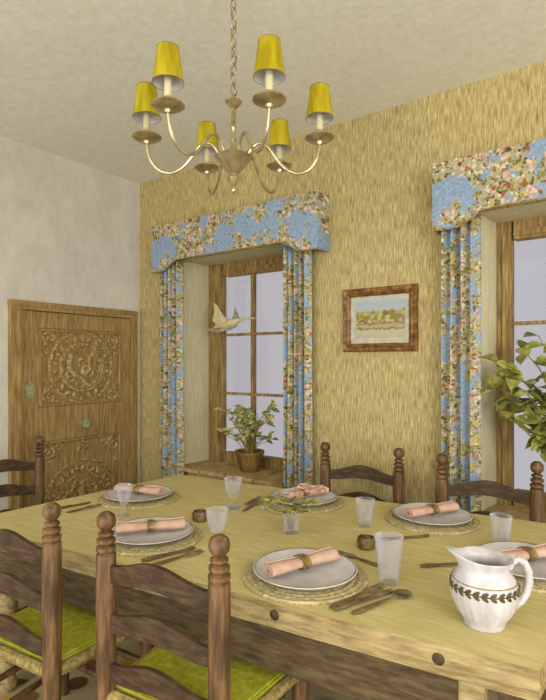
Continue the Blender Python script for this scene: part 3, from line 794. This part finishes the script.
for i in range(26):
    a = 2*PI*i/26; 
    for s in (-1, 1):
        rr = .0952; p = Vector((rr*math.cos(a), rr*math.sin(a), .114+s*.005))
        t = Vector((-math.sin(a), math.cos(a), 0)); n = Vector((math.cos(a), math.sin(a), 0))
        R = Matrix((t*math.cos(.6*s)+Vector((0, 0, 1))*math.sin(.6*s), n, Vector((0, 0, 1))*math.cos(.6*s)-t*math.sin(.6*s))).transposed()
        gb.ball(p, 1, 8, 6, sc=(.012, .0022, .0055), rot=R)
gb.tube([(.0955*math.cos(2*PI*i/48), .0955*math.sin(2*PI*i/48), .114) for i in range(48)], .002, 6, closed=True)
tag(gb.build('leaf_garland', M['garland'], jug), 'dark leaf garland band')
MB().tube([(.0905*math.cos(2*PI*i/48), .0905*math.sin(2*PI*i/48), .1335) for i in range(48)], .0016, 6, closed=True).build('shoulder_line', M['rush'], jug)

# ------------------------------------------------------------------ flowers in a small glass vase
vp = T(291, 532.5)
vs = MB().lathe([(0, 0), (.03, 0), (.033, .004), (.031, .03), (.034, .06), (.042, .088), (.040, .088), (.031, .06), (.028, .03), (.026, .012), (0, .01)], seg=24, cap=False).build('flower_vase', M['glass'], loc=vp)
tag(vs, 'small clear glass vase in the middle of the table', 'vase')
fl = thing('flower_posy', 'little bunch of pink and white flowers in the glass vase', 'flowers', vp+Vector((0, 0, .014)), YAW)
random.seed(11)
heads = [(.09, .0, .165, 'rose', .034), (.135, .03, .155, 'rose', .03), (.05, -.02, .185, 'rose', .025), (-.02, .03, .14, 'lilac', .018), (-.07, -.02, .115, 'lilac', .016), (-.115, .01, .085, 'lilac', .016), (-.09, .05, .1, 'lilac', .015), (-.05, .0, .09, 'lilac', .014), (.02, .02, .165, 'lilac', .014)]
lv = MB()
for (x, y, z, k, r) in heads:
    MB().tube([(x*.06, y*.06, .0), (x*.2, y*.2, .06), (x*.62, y*.62, z*.75), (x, y, z)], .0018, 6).build('flower_stem', M['stem'], fl)
    b = MB()
    b.ball((x, y, z), r*.45, 8, 6)
    for q in range(13):
        a = q*2.4; up = .25+1.3*(1-q/13)
        b.leaf((x+r*.15*math.cos(a), y+r*.15*math.sin(a), z-r*.2), (math.cos(a), math.sin(a), up), r*(.95+.25*q/13), r*.9, fold=.4, droop=.15)
    b.build('pink_bloom' if k == 'rose' else 'white_bloom', M[k], fl, auto=False)
for i in range(40):
    a = random.uniform(0, 2*PI); e = random.uniform(.1, .9); rr = random.uniform(.012, .075)
    lv.leaf((rr*math.cos(a), rr*math.sin(a), .07+random.uniform(0, .06)), (math.cos(a), math.sin(a), e), random.uniform(.04, .075), .022)
lv.build('flower_leaves', M['leaf2'], fl, auto=False)

# ------------------------------------------------------------------ plants on the sills
def plant_root(name, label, loc): return thing(name, label, 'potted plant', loc)
p1 = plant_root('potted_plant', 'small leafy plant in a brown pot on the sill under the hanging bird', (-2.43, 3.045, ZS+.0275))
MB().lathe([(0, 0), (.066, 0), (.072, .008), (.088, .07), (.106, .125), (.112, .128), (.112, .15), (.104, .15), (.098, .128), (.09, .125), (0, .125)], seg=28, cap=False).build('pot', M['pot'], p1)
MB().lathe([(0, .126), (.06, .132), (.097, .128)], seg=20, cap=False).build('soil', M['soil'], p1)
random.seed(3); lf, sm = MB(), MB()
tips = [(random.gauss(0, .12), random.uniform(-.06, .05), random.uniform(.24, .46)) for _ in range(34)] + [(.24, -.02, .54), (.21, 0, .47), (.17, 0, .46), (-.17, 0, .36), (-.2, -.01, .3), (.15, -.02, .38)]
for (x, y, z) in tips:
    sm.tube([(x*.08, y*.2, .125), (x*.4, y*.6, .125+(z-.125)*.6), (x, y, z)], [.004, .003, .0015], 6)
    for _ in range(4):
        a = random.uniform(0, 2*PI); t = random.uniform(.62, 1)
        b = Vector((x*.4+(x-x*.4)*t, y*t, .125+(z-.125)*(.6+.4*t)))
        lf.leaf(b, (math.cos(a), math.sin(a)*.5, random.uniform(-.2, .9)), random.uniform(.05, .085), random.uniform(.034, .052))
sm.build('plant_stems', M['stem'], p1); lf.build('foliage', M['leaf'], p1, auto=False)
p2 = plant_root('leafy_houseplant', 'big-leaved plant reaching in from the right in front of the cut-off window', (-.3, 3.04, ZS+.0275))
MB().lathe([(0, 0), (.075, 0), (.08, .008), (.105, .15), (.118, .155), (.118, .18), (.108, .18), (.1, .155), (0, .15)], seg=28, cap=False).build('pot', M['pot'], p2)
MB().lathe([(0, .152), (.06, .158), (.102, .156)], seg=20, cap=False).build('soil', M['soil'], p2)
random.seed(21); lf, sm = MB(), MB()
# branch tips, as sideways and ahead of the pot
branches = [(-.37, -.17, .70), (-.35, -.17, .82), (-.33, -.17, .54), (-.20, -.12, .40), (-.14, -.1, .46), (-.26, -.12, .74), (-.36, -.17, .77), (-.31, -.16, .64), (-.28, -.06, .92), (-.17, -.06, .95), (-.10, -.05, 1.02), (-.22, -.1, .62), (-.25, -.05, .50), (-.12, -.12, .56), (-.13, -.05, .72), (-.04, -.1, .82), (.05, -.08, .9), (.15, -.04, .8), (.12, -.1, .6), (0, -.12, .7)]
for (x, y, z) in branches:
    P = [Vector((0, 0, .15)), Vector((x*.25, y*.4, .15+(z-.15)*.5)), Vector((x*.6, y*.8, .15+(z-.15)*.82)), Vector((x, y, z))]
    sm.tube(P, [.006, .005, .004, .002], 6)
    for q in range(9):
        t = random.uniform(.45, 1); i = 1 if t < .6 else 2; f_ = (t-.45)/.15 if t < .6 else (t-.6)/.4
        b = P[i].lerp(P[i+1], min(1, f_)) if i < 3 else P[3]
        a = random.uniform(0, 2*PI)
        lf.leaf(b, (math.cos(a), math.sin(a)*.6, random.uniform(-.5, .8)), random.uniform(.085, .12), random.uniform(.068, .095), droop=.35)
sm.build('plant_stems', M['stem'], p2); lf.build('foliage', M['leaf2'], p2, auto=False)

# ------------------------------------------------------------------ hanging bird
bd = thing('hanging_bird', 'pale wooden bird hanging on a string in the window', 'bird ornament', (-2.60, 3.03, 1.76), math.radians(4))
b = MB(); b.tube([(-.165, 0, -.03), (-.14, 0, -.012), (-.10, 0, .0), (-.04, 0, .0), (.02, 0, .01), (.06, 0, .025), (.12, 0, .035), (.2, 0, .037), (.225, 0, .033)], [.004, .02, .03, .035, .032, .022, .011, .007, .003], 12)
b.build('bird_body', M['bird'], bd)
wl = [(-.15, .03), (-.13, .1), (-.135, .17), (-.10, .14), (-.06, .08), (.0, .03), (-.04, .005), (-.11, .005)]
MB().prism(wl, (0, .008, 0), (0, -.04, 0)).build('bird_wing', M['bird'], bd, smooth=False)
wr = [(-.02, .02), (.0, .07), (.012, .13), (.03, .1), (.045, .065), (.06, .03)]
MB().prism(wr, (0, .008, 0), (0, .03, 0)).build('bird_wing', M['birdwing'], bd, smooth=False)
tl = [(-.14, -.04), (-.21, -.025), (-.2, -.045), (-.12, -.06), (.0, -.045), (.07, -.015), (.0, -.02)]
MB().prism(tl, (0, .012, 0), (0, -.012, 0)).build('bird_tail', M['birdwing'], bd, smooth=False)
MB().tube([(-.03, 0, .03), (-.03, 0, ZT-1.76)], .0022, 6).build('string', M['string'], bd)

# ------------------------------------------------------------------ light, world, camera
wd = bpy.data.worlds.new('World'); scene.world = wd; wd.use_nodes = True
nt = wd.node_tree; bg = nt.nodes['Background']
tcw = nt.nodes.new('ShaderNodeTexCoord'); spw = nt.nodes.new('ShaderNodeSeparateXYZ'); nt.links.new(tcw.outputs['Generated'], spw.inputs[0])
# overcast sky: pale lilac to the north behind the windows, brighter and warmer behind us, added as fill for the ceiling and room
mrw = nt.nodes.new('ShaderNodeMapRange'); mrw.inputs[1].default_value = .25; mrw.inputs[2].default_value = -.35; nt.links.new(spw.outputs['Y'], mrw.inputs[0])
mxw = nt.nodes.new('ShaderNodeMix'); mxw.data_type = 'RGBA'; nt.links.new(mrw.outputs[0], mxw.inputs[0])
mxw.inputs[6].default_value = (.545, .525, .545, 1); mxw.inputs[7].default_value = (2.85, 2.86, 2.74, 1)
nt.links.new(mxw.outputs[2], bg.inputs[0]); bg.inputs[1].default_value = 1.0
def area(name, loc, tgt, sx, sy, e, c):
    l = bpy.data.lights.new(name, 'AREA'); l.shape = 'RECTANGLE'; l.size = sx; l.size_y = sy; l.energy = e; l.color = c
    o = bpy.data.objects.new(name, l); col.objects.link(o); o.location = loc
    o.rotation_euler = (Vector(tgt)-Vector(loc)).to_track_quat('-Z', 'Y').to_euler(); return o
area('right_window_light', (2.35, -.5, 1.85), (-1.2, 1.4, .9), 1.0, 1.1, 58, (1, .95, .84))
cam = bpy.data.cameras.new('Camera'); co = bpy.data.objects.new('Camera', cam); col.objects.link(co)
co.location = (0, 0, EYE); co.rotation_euler = (PI/2, 0, YAW)
cam.sensor_fit = 'VERTICAL'; cam.sensor_height = 24; cam.lens = FP/700*24; cam.shift_y = (HZ-350)/700; cam.clip_start = .05
scene.camera = co
scene.view_settings.view_transform = 'Standard'; scene.view_settings.look = 'None'
scene.view_settings.gamma = 1; scene.view_settings.use_curve_mapping = False
scene.view_settings.exposure = 0.0
